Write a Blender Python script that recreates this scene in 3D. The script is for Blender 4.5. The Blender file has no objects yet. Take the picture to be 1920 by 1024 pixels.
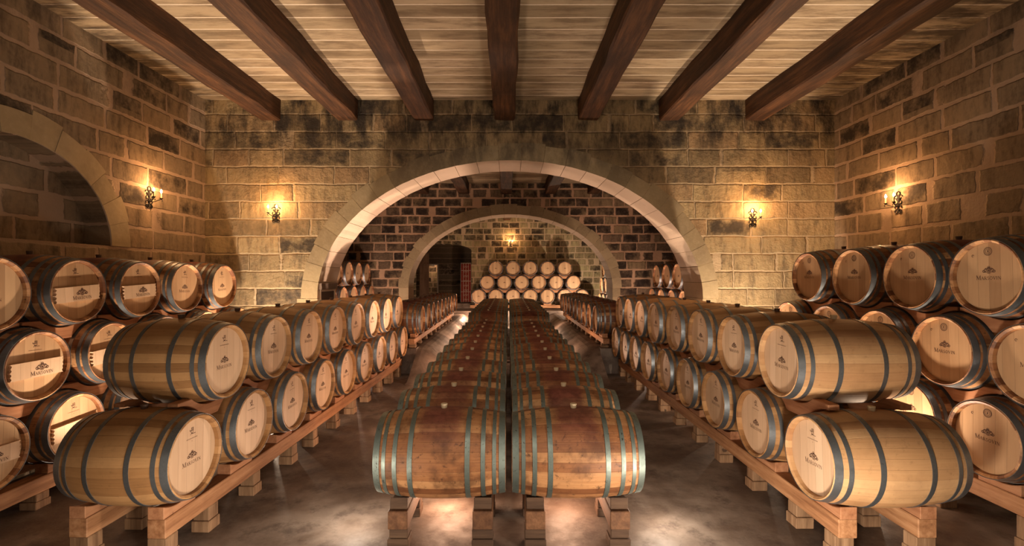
import bpy, math, random
from math import sin, cos, pi, sqrt, atan2
random.seed(7)
SC = bpy.context.scene
COL = SC.collection

# ------------------------------------------------------------------ camera
H = 2.06                       # camera height
cam = bpy.data.cameras.new('camera'); cam.sensor_width = 36; cam.lens = 36 * 900 / 1920
cam.shift_x = 7 / 1920; cam.shift_y = 6 / 1920; cam.clip_start = .05; cam.clip_end = 100
co = bpy.data.objects.new('camera', cam); COL.objects.link(co)
co.location = (0, 0, H); co.rotation_euler = (pi / 2, 0, 0); SC.camera = co
# ------------------------------------------------------------------ world / exposure
w = bpy.data.worlds.new('world'); SC.world = w; w.use_nodes = True
w.node_tree.nodes['Background'].inputs[0].default_value = (.05, .04, .035, 1)
w.node_tree.nodes['Background'].inputs[1].default_value = .3
SC.view_settings.view_transform = 'Standard'; SC.view_settings.look = 'None'
SC.view_settings.gamma = 1; SC.view_settings.use_curve_mapping = False
SC.view_settings.exposure = 0.3
# ------------------------------------------------------------------ lights (floor uplights hidden among the racks, added fill lights behind the viewer)
def lamp(x, y, z, e, col, r=.05):
    l = bpy.data.lights.new('light', 'POINT'); l.energy = e; l.color = col; l.shadow_soft_size = r
    o = bpy.data.objects.new('light', l); COL.objects.link(o); o.location = (x, y, z); return o
def spot(x, y, z, tx, ty, tz, e, col, ang, r=.05, blend=.5):
    l = bpy.data.lights.new('light', 'SPOT'); l.energy = e; l.color = col; l.shadow_soft_size = r
    l.spot_size = math.radians(ang); l.spot_blend = blend
    o = bpy.data.objects.new('light', l); COL.objects.link(o); o.location = (x, y, z)
    from mathutils import Vector
    o.rotation_euler = (Vector((tx, ty, tz)) - Vector((x, y, z))).to_track_quat('-Z', 'Y').to_euler(); return o
ORG = (1, .60, .38); WRM = (1, .74, .52); PNK = (1, .68, .50); NEU = (1, .82, .64)
# under the centre racks
lamp(-.52, 4.25, .18, 17, ORG, .2); lamp(.52, 4.25, .18, 17, ORG, .2)
lamp(-1.25, 3.95, .25, 11, NEU, .15); lamp(1.25, 3.95, .25, 12, NEU, .15)
lamp(-1.12, 6.3, .10, 45, ORG); lamp(-1.2, 9.9, .45, 26, ORG); lamp(-1.15, 13.4, .6, 22, ORG); lamp(1.08, 11.3, .14, 40, ORG)
lamp(-.9, 11.75, .3, 18, ORG); lamp(.95, 11.75, .3, 18, ORG); lamp(-1.25, 16.0, .5, 40, ORG); lamp(1.25, 16.0, .5, 24, ORG)
# low uplights in the two aisles, in front of the racks
lamp(-1.55, 2.45, .3, 56, NEU, .12); lamp(1.5, 2.25, .3, 150, NEU, .12)
for x, y, e in ((-1.5, 5.4, 30), (1.5, 5.0, 30)): spot(x, y, .1, x * 1.5, y + .2, 5, e, WRM, 80, .05, .8)
# uplights on the floor inside the near arch
spot(-1.1, 8.3, .08, -1.1, 8.3, 5, 400, PNK, 115, .05, .6); spot(1.1, 8.4, .08, 1.1, 8.4, 5, 200, PNK, 100, .05, .6)
# between aisle racks and wall stacks
for x, y, e in ((-3.55, 4.9, 4), (-3.5, 7.0, 55), (3.46, 4.6, 5), (3.5, 7.0, 65)): lamp(x, y, .12, e, WRM, .04)
for x, y, e in ((-3.55, 4.4, 180), (-3.5, 6.9, 520), (3.46, 4.4, 190), (3.5, 6.9, 480)): spot(x, y, .12, x * 1.02, y + .3, 5, e, WRM, 105, .04, .8)
lamp(-3.45, 10.6, .12, 170, PNK); lamp(3.45, 10.6, .12, 170, PNK); lamp(-3.3, 12.8, .12, 140, PNK); lamp(3.3, 12.8, .12, 120, PNK)
lamp(-1.5, 19.2, .75, 70, ORG); lamp(2.9, 19.3, .85, 210, WRM); lamp(.3, 19.55, .72, 60, WRM)
# unseen fill lights added behind the viewer
lamp(-1.8, -1.4, 1.7, 34, NEU, .3); lamp(2.2, -1.4, 1.7, 46, NEU, .3)
spot(0, -1.5, 4.4, 0, 8.5, .5, 420, NEU, 46, .25, .7)  # added spot that brightens the centre barrel tops, floor and rear rooms

# ------------------------------------------------------------------ node helper
class T:
    def __init__(s, name):
        s.m = bpy.data.materials.new(name); s.m.use_nodes = True
        s.t = s.m.node_tree; s.b = s.t.nodes['Principled BSDF']; s.tc = None
    def n(s, typ, **kw):
        o = s.t.nodes.new(typ)
        for k, v in kw.items(): setattr(o, k, v)
        return o
    def put(s, sock, v):
        if isinstance(v, bpy.types.NodeSocket): s.t.links.new(v, sock)
        elif v is not None:
            if isinstance(v, (tuple, list)) and len(v) == 3 and sock.type == 'RGBA': v = (*v, 1)
            sock.default_value = v
    def M(s, op, a, b=None, c=None):
        o = s.n('ShaderNodeMath', operation=op)
        for i, v in enumerate((a, b, c)):
            if v is not None: s.put(o.inputs[i], v)
        return o.outputs[0]
    def obj(s):
        if not s.tc: s.tc = s.n('ShaderNodeTexCoord')
        return s.tc.outputs['Object']
    def sep(s, v):
        o = s.n('ShaderNodeSeparateXYZ'); s.put(o.inputs[0], v); return o.outputs
    def xyz(s, x, y, z):
        o = s.n('ShaderNodeCombineXYZ'); s.put(o.inputs[0], x); s.put(o.inputs[1], y); s.put(o.inputs[2], z); return o.outputs[0]
    def noise(s, v, scale, detail=4, rough=.6):
        o = s.n('ShaderNodeTexNoise'); s.put(o.inputs['Vector'], v); o.inputs['Scale'].default_value = scale
        o.inputs['Detail'].default_value = detail; o.inputs['Roughness'].default_value = rough; return o.outputs[0]
    def white(s, v):
        o = s.n('ShaderNodeTexWhiteNoise', noise_dimensions='3D'); s.put(o.inputs['Vector'], v); return o.outputs
    def rng(s, v, a, b, c=0, d=1):
        o = s.n('ShaderNodeMapRange', interpolation_type='SMOOTHSTEP'); s.put(o.inputs[0], v)
        for i, q in enumerate((a, b, c, d)): s.put(o.inputs[i + 1], q)
        return o.outputs[0]
    def mix(s, f, a, b, mode='MIX'):
        o = s.n('ShaderNodeMix', data_type='RGBA', blend_type=mode); s.put(o.inputs[0], f)
        s.put(o.inputs[6], a); s.put(o.inputs[7], b); return o.outputs[2]
    def ramp(s, f, cols):
        o = s.n('ShaderNodeValToRGB'); e = o.color_ramp.elements
        while len(e) < len(cols): e.new(.5)
        for i, (p, c) in enumerate(cols): e[i].position = p; e[i].color = (*c, 1)
        s.put(o.inputs[0], f); return o.outputs[0]
    def bump(s, h, dist, strength=1):
        o = s.n('ShaderNodeBump'); s.put(o.inputs['Height'], h); o.inputs['Distance'].default_value = dist
        o.inputs['Strength'].default_value = strength; s.put(s.b.inputs['Normal'], o.outputs[0])
    def out(s, col, rough=.8, metal=0, spec=.5):
        s.put(s.b.inputs['Base Color'], col); s.put(s.b.inputs['Roughness'], rough); s.put(s.b.inputs['Metallic'], metal)
        s.b.inputs['Specular IOR Level'].default_value = spec; return s.m

def stone(name, axis, h, z0, wd, mort_w, mortar, cols, dark, dprob, topz=None, topamt=0., lowcol=None, bumpd=.02):
    t = T(name); X, Y, Z = t.sep(t.obj())
    u0 = X if axis == 'x' else Y
    wn = t.noise(t.obj(), 2.2, 3); wn2 = t.noise(t.obj(), 5.5, 2)
    u = t.M('ADD', u0, t.M('MULTIPLY', t.M('SUBTRACT', wn2, .5), .05))
    v = t.M('ADD', Z, t.M('MULTIPLY', t.M('SUBTRACT', wn, .5), .045))
    vv = t.M('DIVIDE', t.M('SUBTRACT', v, z0), h); row = t.M('FLOOR', vv); fv = t.M('FRACT', vv)
    rr = t.white(t.xyz(row, 3.1, 7.7))[0]
    uu = t.M('ADD', t.M('DIVIDE', u, wd), t.M('MULTIPLY', rr, 9))
    wob = t.noise(t.xyz(uu, t.M('MULTIPLY', row, 5.37), 0), 1.1, 1)
    uu = t.M('ADD', uu, t.M('MULTIPLY', wob, 1.5))
    col = t.M('FLOOR', uu); fu = t.M('FRACT', uu)
    b = t.white(t.xyz(col, row, 1.3)); b2 = t.white(t.xyz(col, row, 8.9))
    du = t.M('MULTIPLY', t.M('MINIMUM', fu, t.M('SUBTRACT', 1, fu)), wd * .75)
    dv = t.M('MULTIPLY', t.M('MINIMUM', fv, t.M('SUBTRACT', 1, fv)), h)
    fine = t.noise(t.obj(), 16, 5, .65); mid = t.noise(t.obj(), 4.5, 5, .65)
    d = t.M('ADD', t.M('MINIMUM', du, dv), t.M('MULTIPLY', t.M('SUBTRACT', mid, .5), mort_w * 1.7))
    d = t.M('ADD', d, t.M('MULTIPLY', t.M('SUBTRACT', fine, .5), .018))
    mask = t.rng(d, mort_w * .5, mort_w * .5 + .014)
    base = t.ramp(b[0], cols)
    # vertical streaks and blotches of grime inside each block
    sv = t.noise(t.xyz(t.M('MULTIPLY', u0, 9), t.M('MULTIPLY', Z, 2.0), b[0]), 1.0, 5, .7)
    base = t.mix(t.rng(sv, .42, .72, 0, .68), base, dark)
    base = t.mix(t.rng(fine, .35, .75, 0, .35), base, tuple(min(1, c * 1.25) for c in cols[-1][1]))
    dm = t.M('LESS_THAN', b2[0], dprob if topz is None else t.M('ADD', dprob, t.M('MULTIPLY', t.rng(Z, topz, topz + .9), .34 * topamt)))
    blot = t.rng(t.M('ADD', t.noise(t.obj(), 3.3, 5, .7), t.M('MULTIPLY', t.M('MINIMUM', d, .08), 1.4)), .42, .72)
    base = t.mix(t.M('MULTIPLY', dm, t.M('MULTIPLY', blot, .93)), base, dark)
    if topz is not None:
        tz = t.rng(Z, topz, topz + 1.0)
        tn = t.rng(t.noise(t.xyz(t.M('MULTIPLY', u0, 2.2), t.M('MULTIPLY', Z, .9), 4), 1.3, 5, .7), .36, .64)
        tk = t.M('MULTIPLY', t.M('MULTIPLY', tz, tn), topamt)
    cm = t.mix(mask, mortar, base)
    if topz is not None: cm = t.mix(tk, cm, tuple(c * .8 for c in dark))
    big = t.noise(t.obj(), .55, 3)
    cm = t.mix(t.rng(big, .42, .66, 0, .45), cm, t.mix(1.0, cm, (.62, .56, .50, 1), 'MULTIPLY'))
    hgt = t.M('ADD', t.M('MULTIPLY', mask, .55), t.M('ADD', t.M('MULTIPLY', fine, .35), t.M('MULTIPLY', mid, .5)))
    hgt = t.M('ADD', hgt, t.M('MULTIPLY', b2[0], .15))
    t.bump(hgt, bumpd, .9); return t.out(cm, .9, 0, .25)

DK = (.028, .022, .018)
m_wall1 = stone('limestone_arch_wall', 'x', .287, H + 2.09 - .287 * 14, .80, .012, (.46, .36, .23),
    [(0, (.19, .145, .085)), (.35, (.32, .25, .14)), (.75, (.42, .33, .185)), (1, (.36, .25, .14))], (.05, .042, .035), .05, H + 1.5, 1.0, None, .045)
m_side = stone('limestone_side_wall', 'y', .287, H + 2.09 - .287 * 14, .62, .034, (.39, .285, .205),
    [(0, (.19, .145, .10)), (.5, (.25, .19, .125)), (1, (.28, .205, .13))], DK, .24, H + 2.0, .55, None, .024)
m_wall2 = stone('dark_block_wall', 'x', .28, .02, .52, .040, (.50, .33, .22),
    [(0, (.10, .068, .05)), (.5, (.16, .11, .075)), (1, (.30, .22, .13))], (.022, .015, .013), .72, None, 0, None, .035)
m_wall3 = stone('rear_block_wall', 'x', .28, .05, .45, .032, (.56, .43, .29),
    [(0, (.18, .135, .085)), (.5, (.30, .24, .14)), (1, (.46, .39, .22))], (.035, .027, .022), .42)

def ashlar(name, cols, dirt, topz=None):
    t = T(name); r = t.n('ShaderNodeAttribute', attribute_name='tint')
    f = t.noise(t.obj(), 14, 5, .65); g = t.noise(t.obj(), 2.5, 4)
    c = t.ramp(r.outputs['Fac'], cols)
    c = t.mix(t.rng(g, .45, .75, 0, dirt), c, (.20, .155, .10)); c = t.mix(t.rng(f, .4, .8, 0, .3), c, (.50, .40, .27))
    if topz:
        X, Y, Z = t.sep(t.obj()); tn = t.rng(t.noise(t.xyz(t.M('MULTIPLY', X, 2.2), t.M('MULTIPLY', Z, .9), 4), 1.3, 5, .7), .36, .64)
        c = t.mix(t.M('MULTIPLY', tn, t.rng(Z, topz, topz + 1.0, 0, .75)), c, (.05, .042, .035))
    t.bump(t.M('ADD', t.M('MULTIPLY', f, .5), g), .012, .7); return t.out(c, .88, 0, .25)
m_ash = ashlar('dressed_arch_stone', [(0, (.27, .21, .125)), (.5, (.33, .26, .155)), (1, (.38, .30, .185))], .5)
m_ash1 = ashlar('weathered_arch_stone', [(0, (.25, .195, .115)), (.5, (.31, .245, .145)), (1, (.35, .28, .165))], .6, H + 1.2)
m_soffit = ashlar('smooth_soffit_stone', [(0, (.52, .41, .31)), (.5, (.56, .44, .335)), (1, (.60, .48, .365))], .15)

def ceiling_mat():
    t = T('ceiling_slab_stone'); X, Y, Z = t.sep(t.obj())
    n1 = t.noise(t.obj(), 1.6, 3); fine = t.noise(t.obj(), 14, 5, .65)
    yy = t.M('DIVIDE', t.M('ADD', Y, t.M('MULTIPLY', n1, .03)), .257); row = t.M('FLOOR', yy); fy = t.M('FRACT', yy)
    b = t.white(t.xyz(row, t.M('FLOOR', t.M('DIVIDE', X, 1.3)), 2))[0]
    d = t.M('MULTIPLY', t.M('MINIMUM', fy, t.M('SUBTRACT', 1, fy)), .257)
    d = t.M('ADD', d, t.M('MULTIPLY', t.M('SUBTRACT', fine, .5), .010))
    mask = t.rng(d, .006, .014)
    c = t.ramp(b, [(0, (.29, .22, .135)), (.5, (.36, .28, .175)), (1, (.43, .335, .22))])
    st = t.noise(t.xyz(t.M('MULTIPLY', X, 1.2), t.M('MULTIPLY', Y, 6), 0), 1.0, 5, .7)
    c = t.mix(t.rng(st, .40, .66, 0, .75), c, (.13, .088, .052))
    c = t.mix(mask, (.66, .56, .43), c)
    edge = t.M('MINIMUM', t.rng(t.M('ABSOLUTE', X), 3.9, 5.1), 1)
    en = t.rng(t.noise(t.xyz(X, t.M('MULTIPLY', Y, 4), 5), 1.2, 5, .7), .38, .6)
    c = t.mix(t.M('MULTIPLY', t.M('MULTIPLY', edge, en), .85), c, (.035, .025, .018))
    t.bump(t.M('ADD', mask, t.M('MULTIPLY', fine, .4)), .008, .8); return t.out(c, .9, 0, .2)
m_ceil = ceiling_mat()

def floor_mat():
    t = T('stained_concrete'); 
    a = t.noise(t.obj(), .9, 6, .6); b = t.noise(t.obj(), 3.7, 6, .7); f = t.noise(t.obj(), 26, 4, .7)
    c = t.ramp(a, [(.32, (.060, .041, .031)), (.48, (.125, .090, .070)), (.64, (.30, .245, .205))])
    c = t.mix(t.rng(b, .50, .68, 0, .6), c, (.055, .035, .03)); c = t.mix(t.rng(f, .5, .8, 0, .3), c, (.26, .21, .17))
    v = t.rng(t.noise(t.obj(), 7.5, 5, .75), .60, .72, 0, .5); c = t.mix(v, c, (.045, .018, .018))
    t.bump(t.M('ADD', t.M('MULTIPLY', f, .3), b), .008, .6)
    return t.out(c, t.rng(b, .3, .7, .45, .75), 0, .4)
m_floor = floor_mat()

def wood(name, axis, cols, dark, scale=1., rough=.7, bumpd=.006, knots=True, obj_var=.35):
    t = T(name); X, Y, Z = t.sep(t.obj()); oi = t.n('ShaderNodeObjectInfo').outputs['Random']
    st = {'x': (1.2, 16, 16), 'y': (16, 1.2, 16), 'z': (16, 16, 1.2)}[axis]
    r = t.M('MULTIPLY', oi, 37)
    v = t.xyz(t.M('ADD', t.M('MULTIPLY', X, st[0] * scale), r), t.M('MULTIPLY', Y, st[1] * scale), t.M('MULTIPLY', Z, st[2] * scale))
    g = t.noise(v, 1.0, 6, .7); L = t.noise(t.obj(), 1.7, 4)
    c = t.ramp(g, [(.3, cols[0]), (.5, cols[1]), (.72, cols[2])])
    c = t.mix(t.rng(L, .45, .75, 0, .55), c, dark)
    if knots: c = t.mix(t.rng(t.noise(t.xyz(t.M('MULTIPLY', X, 5), t.M('MULTIPLY', Y, 5), t.M('MULTIPLY', Z, 5)), 1.6, 2), .70, .76, 0, .85), c, tuple(q * .4 for q in dark))
    c = t.mix(t.M('MULTIPLY', oi, obj_var), c, t.mix(1., c, (.60, .48, .42, 1), 'MULTIPLY'))
    t.bump(g, bumpd, .8); return t.out(c, rough, 0, .35)
m_beam = wood('dark_beam_timber', 'y', [(.016, .006, .002), (.055, .022, .008), (.15, .066, .024)], (.014, .006, .003), .75, .7, .016, False, .2)
m_rail = wood('rack_pine', 'y', [(.20, .085, .036), (.40, .20, .095), (.58, .335, .18)], (.20, .085, .038), 1, .65, .005)
m_post = wood('rack_post_timber', 'z', [(.13, .07, .038), (.28, .17, .095), (.46, .30, .18)], (.11, .055, .03), 1, .75, .004)
m_dkrail = wood('weathered_rack_rail', 'y', [(.07, .030, .014), (.14, .065, .030), (.24, .12, .06)], (.07, .035, .02), .8, .7, .006)
m_dkpost = wood('weathered_rack_oak', 'x', [(.040, .022, .013), (.085, .048, .028), (.14, .085, .05)], (.04, .022, .015), .8, .75, .008)
m_sad = wood('saddle_pine', 'y', [(.24, .10, .045), (.42, .20, .10), (.56, .31, .17)], (.20, .085, .04), .8, .7, .004)

NST = 30
def stave_mat(name, c3, joint, wine=0., grime=.0, rough=.55):
    t = T(name); X, Y, Z = t.sep(t.obj()); oi = t.n('ShaderNodeObjectInfo').outputs['Random']
    ang = t.M('MULTIPLY', t.M('ADD', t.M('DIVIDE', t.M('ARCTAN2', Y, Z), 2 * pi), .5), NST)
    wob = t.noise(t.xyz(t.M('FLOOR', ang), 2, oi), 3, 0)
    idx = t.M('FLOOR', ang); fa = t.M('FRACT', ang)
    rn = t.white(t.xyz(idx, t.M('MULTIPLY', oi, 91), 4))[0]
    gv = t.xyz(t.M('MULTIPLY', X, 2.2), t.M('MULTIPLY', ang, 3.6), t.M('ADD', t.M('MULTIPLY', rn, 13), oi))
    g = t.noise(gv, 1.4, 6, .68)
    c = t.ramp(t.M('ADD', t.M('MULTIPLY', rn, .62), t.M('MULTIPLY', g, .42)), [(.18, c3[0]), (.5, c3[1]), (.85, c3[2])])
    sp = t.noise(t.xyz(t.M('MULTIPLY', X, 9), t.M('MULTIPLY', Y, 9), t.M('MULTIPLY', Z, 9)), 2.4, 6, .75)
    if grime:
        c = t.mix(t.rng(sp, .54, .70, 0, grime), c, tuple(q * .28 for q in c3[0]))
        L = t.noise(t.xyz(X, Y, t.M('ADD', Z, t.M('MULTIPLY', oi, 20))), 5, 4)
        c = t.mix(t.rng(L, .45, .68, 0, grime * .8), c, tuple(q * .5 for q in c3[0]))
    if wine:
        gv2 = t.noise(t.xyz(t.M('MULTIPLY', X, 7), t.M('MULTIPLY', ang, .6), oi), 1.5, 5, .7); mx = t.rng(t.M('ADD', t.M('ABSOLUTE', X), t.M('MULTIPLY', t.M('SUBTRACT', gv2, .5), .12)), .21, .11)
        mz = t.rng(t.M('ADD', Z, t.M('MULTIPLY', t.noise(gv, .9, 3), .16)), t.M('ADD', .10, t.M('MULTIPLY', oi, .12)), t.M('ADD', .38, t.M('MULTIPLY', oi, .08)))
        c = t.mix(t.M('MULTIPLY', t.M('MULTIPLY', mx, mz), wine), c, t.mix(t.rng(gv2, .35, .7), (.10, .022, .020), (.22, .07, .05)))
    j = t.rng(t.M('MINIMUM', fa, t.M('SUBTRACT', 1, fa)), .002, .022)
    c = t.mix(t.M('ADD', .7, t.M('MULTIPLY', j, .3)), joint, c)
    c = t.mix(t.M('MULTIPLY', oi, .3), c, t.mix(1., c, (.62, .50, .42, 1), 'MULTIPLY'))
    t.bump(t.M('ADD', t.M('MULTIPLY', j, .5), t.M('MULTIPLY', g, .6)), .0025, .8)
    return t.out(c, rough, 0, .4)
m_stave_new = stave_mat('new_oak_staves', [(.25, .125, .048), (.39, .21, .085), (.54, .32, .145)], (.16, .08, .04), 0, .22)
m_stave_used = stave_mat('used_oak_staves', [(.13, .045, .018), (.31, .135, .052), (.58, .33, .155)], (.05, .02, .012), .9, .85)
m_stave_red = stave_mat('wine_tinged_oak_staves', [(.40, .21, .10), (.52, .31, .15), (.62, .40, .21)], (.18, .09, .045), .32, .28)

def head_mat(name, c3):
    t = T(name); X, Y, Z = t.sep(t.obj()); oi = t.n('ShaderNodeObjectInfo').outputs['Random']
    yy = t.M('ADD', t.M('DIVIDE', Y, .088), t.M('MULTIPLY', oi, 3)); idx = t.M('FLOOR', yy); f = t.M('FRACT', yy)
    rn = t.white(t.xyz(idx, t.M('MULTIPLY', oi, 57), 2))[0]
    g = t.noise(t.xyz(t.M('MULTIPLY', Y, 46), t.M('MULTIPLY', Z, 3), t.M('MULTIPLY', rn, 9)), 1., 5, .65)
    c = t.ramp(t.M('ADD', t.M('MULTIPLY', rn, .55), t.M('MULTIPLY', g, .45)), [(.2, c3[0]), (.5, c3[1]), (.8, c3[2])])
    j = t.rng(t.M('MINIMUM', f, t.M('SUBTRACT', 1, f)), .004, .02)
    c = t.mix(j, tuple(q * .7 for q in c3[0]), c)
    c = t.mix(t.M('MULTIPLY', oi, .25), c, t.mix(1., c, (.72, .58, .47, 1), 'MULTIPLY'))
    t.bump(t.M('ADD', j, t.M('MULTIPLY', g, .5)), .0012, .6); return t.out(c, .5, 0, .4)
m_head = head_mat('pale_oak_head', [(.52, .36, .235), (.60, .43, .29), (.68, .50, .35)])
m_head_dk = head_mat('aged_oak_head', [(.38, .235, .13), (.46, .30, .17), (.54, .365, .215)])

def hoop_mat(name, c, spots, rough):
    t = T(name); n = t.noise(t.obj(), 9, 5, .7); s = t.noise(t.obj(), 38, 3, .7)
    col = t.mix(t.rng(n, .4, .7, 0, .5), c, tuple(q * .55 for q in c)); col = t.mix(t.rng(s, .62, .72, 0, spots), col, (.03, .02, .015))
    t.bump(s, .0012, .4); return t.out(col, t.rng(n, .3, .7, rough, rough + .18), .85, .5)
m_hoop = hoop_mat('blued_steel_hoop', (.22, .245, .27), .3, .36)
m_galv = hoop_mat('galvanised_hoop', (.20, .25, .235), .85, .46)
def plain(name, c, rough=.6, metal=0., em=None, es=0):
    t = T(name); n = t.noise(t.obj(), 30, 3); t.out(t.mix(t.rng(n, .3, .7), tuple(q * .85 for q in c), c), rough, metal)
    if em: t.b.inputs['Emission Color'].default_value = (*em, 1); t.b.inputs['Emission Strength'].default_value = es
    return t.m
m_brand = plain('branded_char', (.085, .035, .020), .8)
m_bung = plain('cream_silicone', (.62, .50, .33), .5)
m_bung_dk = plain('dark_stopper', (.10, .055, .035), .6)
m_iron = plain('wrought_iron', (.02, .017, .015), .5, .6)
m_candle = plain('candle_sleeve', (.42, .28, .15), .6)
m_flame = plain('glowing_bulb', (1, .8, .5), .4, 0, (1, .66, .30), 60)
m_white = plain('whitewashed_frame', (.62, .52, .42), .7)
m_dboard = plain('dark_board', (.055, .035, .028), .7)
m_shelf = plain('grey_brown_ledge', (.17, .12, .09), .8)
m_red = plain('deep_red_curtain', (.28, .035, .025), .8)
m_door = wood('old_door_timber', 'z', [(.10, .055, .035), (.17, .10, .062), (.23, .15, .09)], (.06, .03, .02))

# ------------------------------------------------------------------ mesh helpers
class B:
    def __init__(s): s.v = []; s.f = []; s.a = []
    def add(s, vs, fs, tint=None):
        k = len(s.v); s.v += [tuple(p) for p in vs]; s.f += [tuple(i + k for i in f) for f in fs]
        if tint is not None: s.a += [tint] * len(vs)
    def box(s, x0, x1, y0, y1, z0, z1, tint=None):
        s.add([(x, y, z) for x in (x0, x1) for y in (y0, y1) for z in (z0, z1)],
              [(0, 1, 3, 2), (4, 6, 7, 5), (0, 4, 5, 1), (2, 3, 7, 6), (0, 2, 6, 4), (1, 5, 7, 3)], tint)
    def prism(s, poly, x0, x1):            # poly of (y, z), extruded along x
        n = len(poly); s.add([(x0, *p) for p in poly] + [(x1, *p) for p in poly],
            [tuple(range(n)), tuple(range(2 * n - 1, n - 1, -1))] + [(i, i + n, (i + 1) % n + n, (i + 1) % n) for i in range(n)])
    def lathe(s, prof, n=48, close=False):  # prof of (x, r) round the x axis
        m = len(prof); vs = [(x, r * sin(2 * pi * i / n), r * cos(2 * pi * i / n)) for i in range(n) for x, r in prof]
        fs = []
        for i in range(n):
            j = (i + 1) % n
            for k in range(m if close else m - 1):
                k2 = (k + 1) % m; fs.append((i * m + k, i * m + k2, j * m + k2, j * m + k))
        s.add(vs, fs)
    def zlathe(s, prof, cx, cy, n=16):      # prof of (r, z) round a vertical axis
        m = len(prof); vs = [(cx + r * cos(2 * pi * i / n), cy + r * sin(2 * pi * i / n), z) for i in range(n) for r, z in prof]
        s.add(vs, [(i * m + k, ((i + 1) % n) * m + k, ((i + 1) % n) * m + k + 1, i * m + k + 1) for i in range(n) for k in range(m - 1)])
    def tube(s, pts, r, n=6):
        from mathutils import Vector
        P = [Vector(p) for p in pts]; vs = []; up = Vector((.3, .2, 1)).normalized()
        for i, p in enumerate(P):
            d = (P[min(i + 1, len(P) - 1)] - P[max(i - 1, 0)]).normalized()
            a = d.cross(up); a = a.normalized() if a.length > 1e-4 else Vector((1, 0, 0)); b = d.cross(a)
            vs += [p + (a * cos(2 * pi * k / n) + b * sin(2 * pi * k / n)) * r for k in range(n)]
        fs = [(i * n + k, i * n + (k + 1) % n, (i + 1) * n + (k + 1) % n, (i + 1) * n + k) for i in range(len(P) - 1) for k in range(n)]
        fs += [tuple(range(n)), tuple(range(len(vs) - 1, len(vs) - n - 1, -1))]
        s.add(vs, fs)
    def mesh(s, name, mat, smooth=False, fix=True):
        me = bpy.data.meshes.new(name); me.from_pydata(s.v, [], s.f); me.materials.append(mat)
        if fix:
            import bmesh; bm = bmesh.new(); bm.from_mesh(me); bmesh.ops.recalc_face_normals(bm, faces=bm.faces); bm.to_mesh(me); bm.free()
        if smooth:
            for p in me.polygons: p.use_smooth = True
            me.set_sharp_from_angle(angle=math.radians(40))
        if s.a:
            at = me.attributes.new('tint', 'FLOAT', 'POINT'); at.data.foreach_set('value', s.a)
        me.update(); return me
def link(name, me, parent=None, loc=(0, 0, 0), rz=0):
    o = bpy.data.objects.new(name, me); COL.objects.link(o); o.location = loc; o.rotation_euler = (0, 0, rz); o.parent = parent; return o
def thing(name, label, cat, loc, rz=0, group=None):
    o = bpy.data.objects.new(name, None); COL.objects.link(o); o.location = loc; o.rotation_euler = (0, 0, rz); o.empty_display_size = .1
    o['label'] = label; o['category'] = cat
    if group: o['group'] = group
    return o
def struct(name, b, mat, label=None, **k):
    o = link(name, b.mesh(name, mat, **k)); o['kind'] = 'structure'
    if getattr(b, 'inner', None):
        o.data.materials.append(m_soffit)
        for i in b.inner: o.data.polygons[i].material_index = 1
    if label: o['label'] = label
    return o

# ------------------------------------------------------------------ the room
XL, XR, CZ = -4.99, 5.37, H + 2.90
Y0, W1, W1b, W2, W2b, W3, YB = -3.5, 7.9, 8.73, 15.0, 15.83, 22.0, 27.0
ZP = 1.69 - .08                                    # not used for geometry above springing
b = B(); b.box(XL - .6, XR + .6, Y0 - .4, YB + .3, -.3, 0); struct('floor', b, m_floor, 'stained concrete floor of the cellar')
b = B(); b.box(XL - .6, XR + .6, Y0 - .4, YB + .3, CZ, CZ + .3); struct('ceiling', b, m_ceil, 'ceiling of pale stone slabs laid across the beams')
b = B(); b.box(XR, XR + .5, Y0 - .4, YB, 0, CZ); struct('wall_right', b, m_side, 'right side wall of brown limestone blocks')
b = B(); b.box(XL - .5, XR + .5, Y0 - .4, Y0, 0, CZ); struct('wall_front', b, m_wall1, 'wall behind the viewer')
# left wall with a blind arched recess
RC, RA, RB, RZ = 4.85, 1.17, 1.05, H + .38
def recess_z(y): return RZ + RB * sqrt(max(0, 1 - ((y - RC) / RA) ** 2))
b = B(); n = 40
ys = [RC - RA * cos(pi * i / n) for i in range(n + 1)]
def quad(b, p, q, r, s, tint=None): b.add([p, q, r, s], [(0, 1, 2, 3)], tint)
quad(b, (XL, Y0 - .4, 0), (XL, RC - RA, 0), (XL, RC - RA, CZ), (XL, Y0 - .4, CZ))
quad(b, (XL, RC + RA, 0), (XL, YB, 0), (XL, YB, CZ), (XL, RC + RA, CZ))
quad(b, (XL, RC - RA, 0), (XL, RC + RA, 0), (XL, RC + RA, RZ), (XL, RC - RA, RZ))
for a, c in zip(ys, ys[1:]):
    quad(b, (XL, a, recess_z(a)), (XL, c, recess_z(c)), (XL, c, CZ), (XL, a, CZ))
    quad(b, (XL, a, recess_z(a)), (XL, c, recess_z(c)), (XL - .30, c, recess_z(c)), (XL - .30, a, recess_z(a)))
    quad(b, (XL - .30, a, RZ), (XL - .30, c, RZ), (XL - .30, c, recess_z(c)), (XL - .30, a, recess_z(a)))
quad(b, (XL, RC - RA, RZ), (XL, RC + RA, RZ), (XL - .30, RC + RA, RZ), (XL - .30, RC - RA, RZ))
b.box(XL - .6, XL - .31, Y0 - .4, YB, 0, CZ)
struct('wall_left', b, m_side, 'left side wall of brown limestone blocks with an arched recess')

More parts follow.
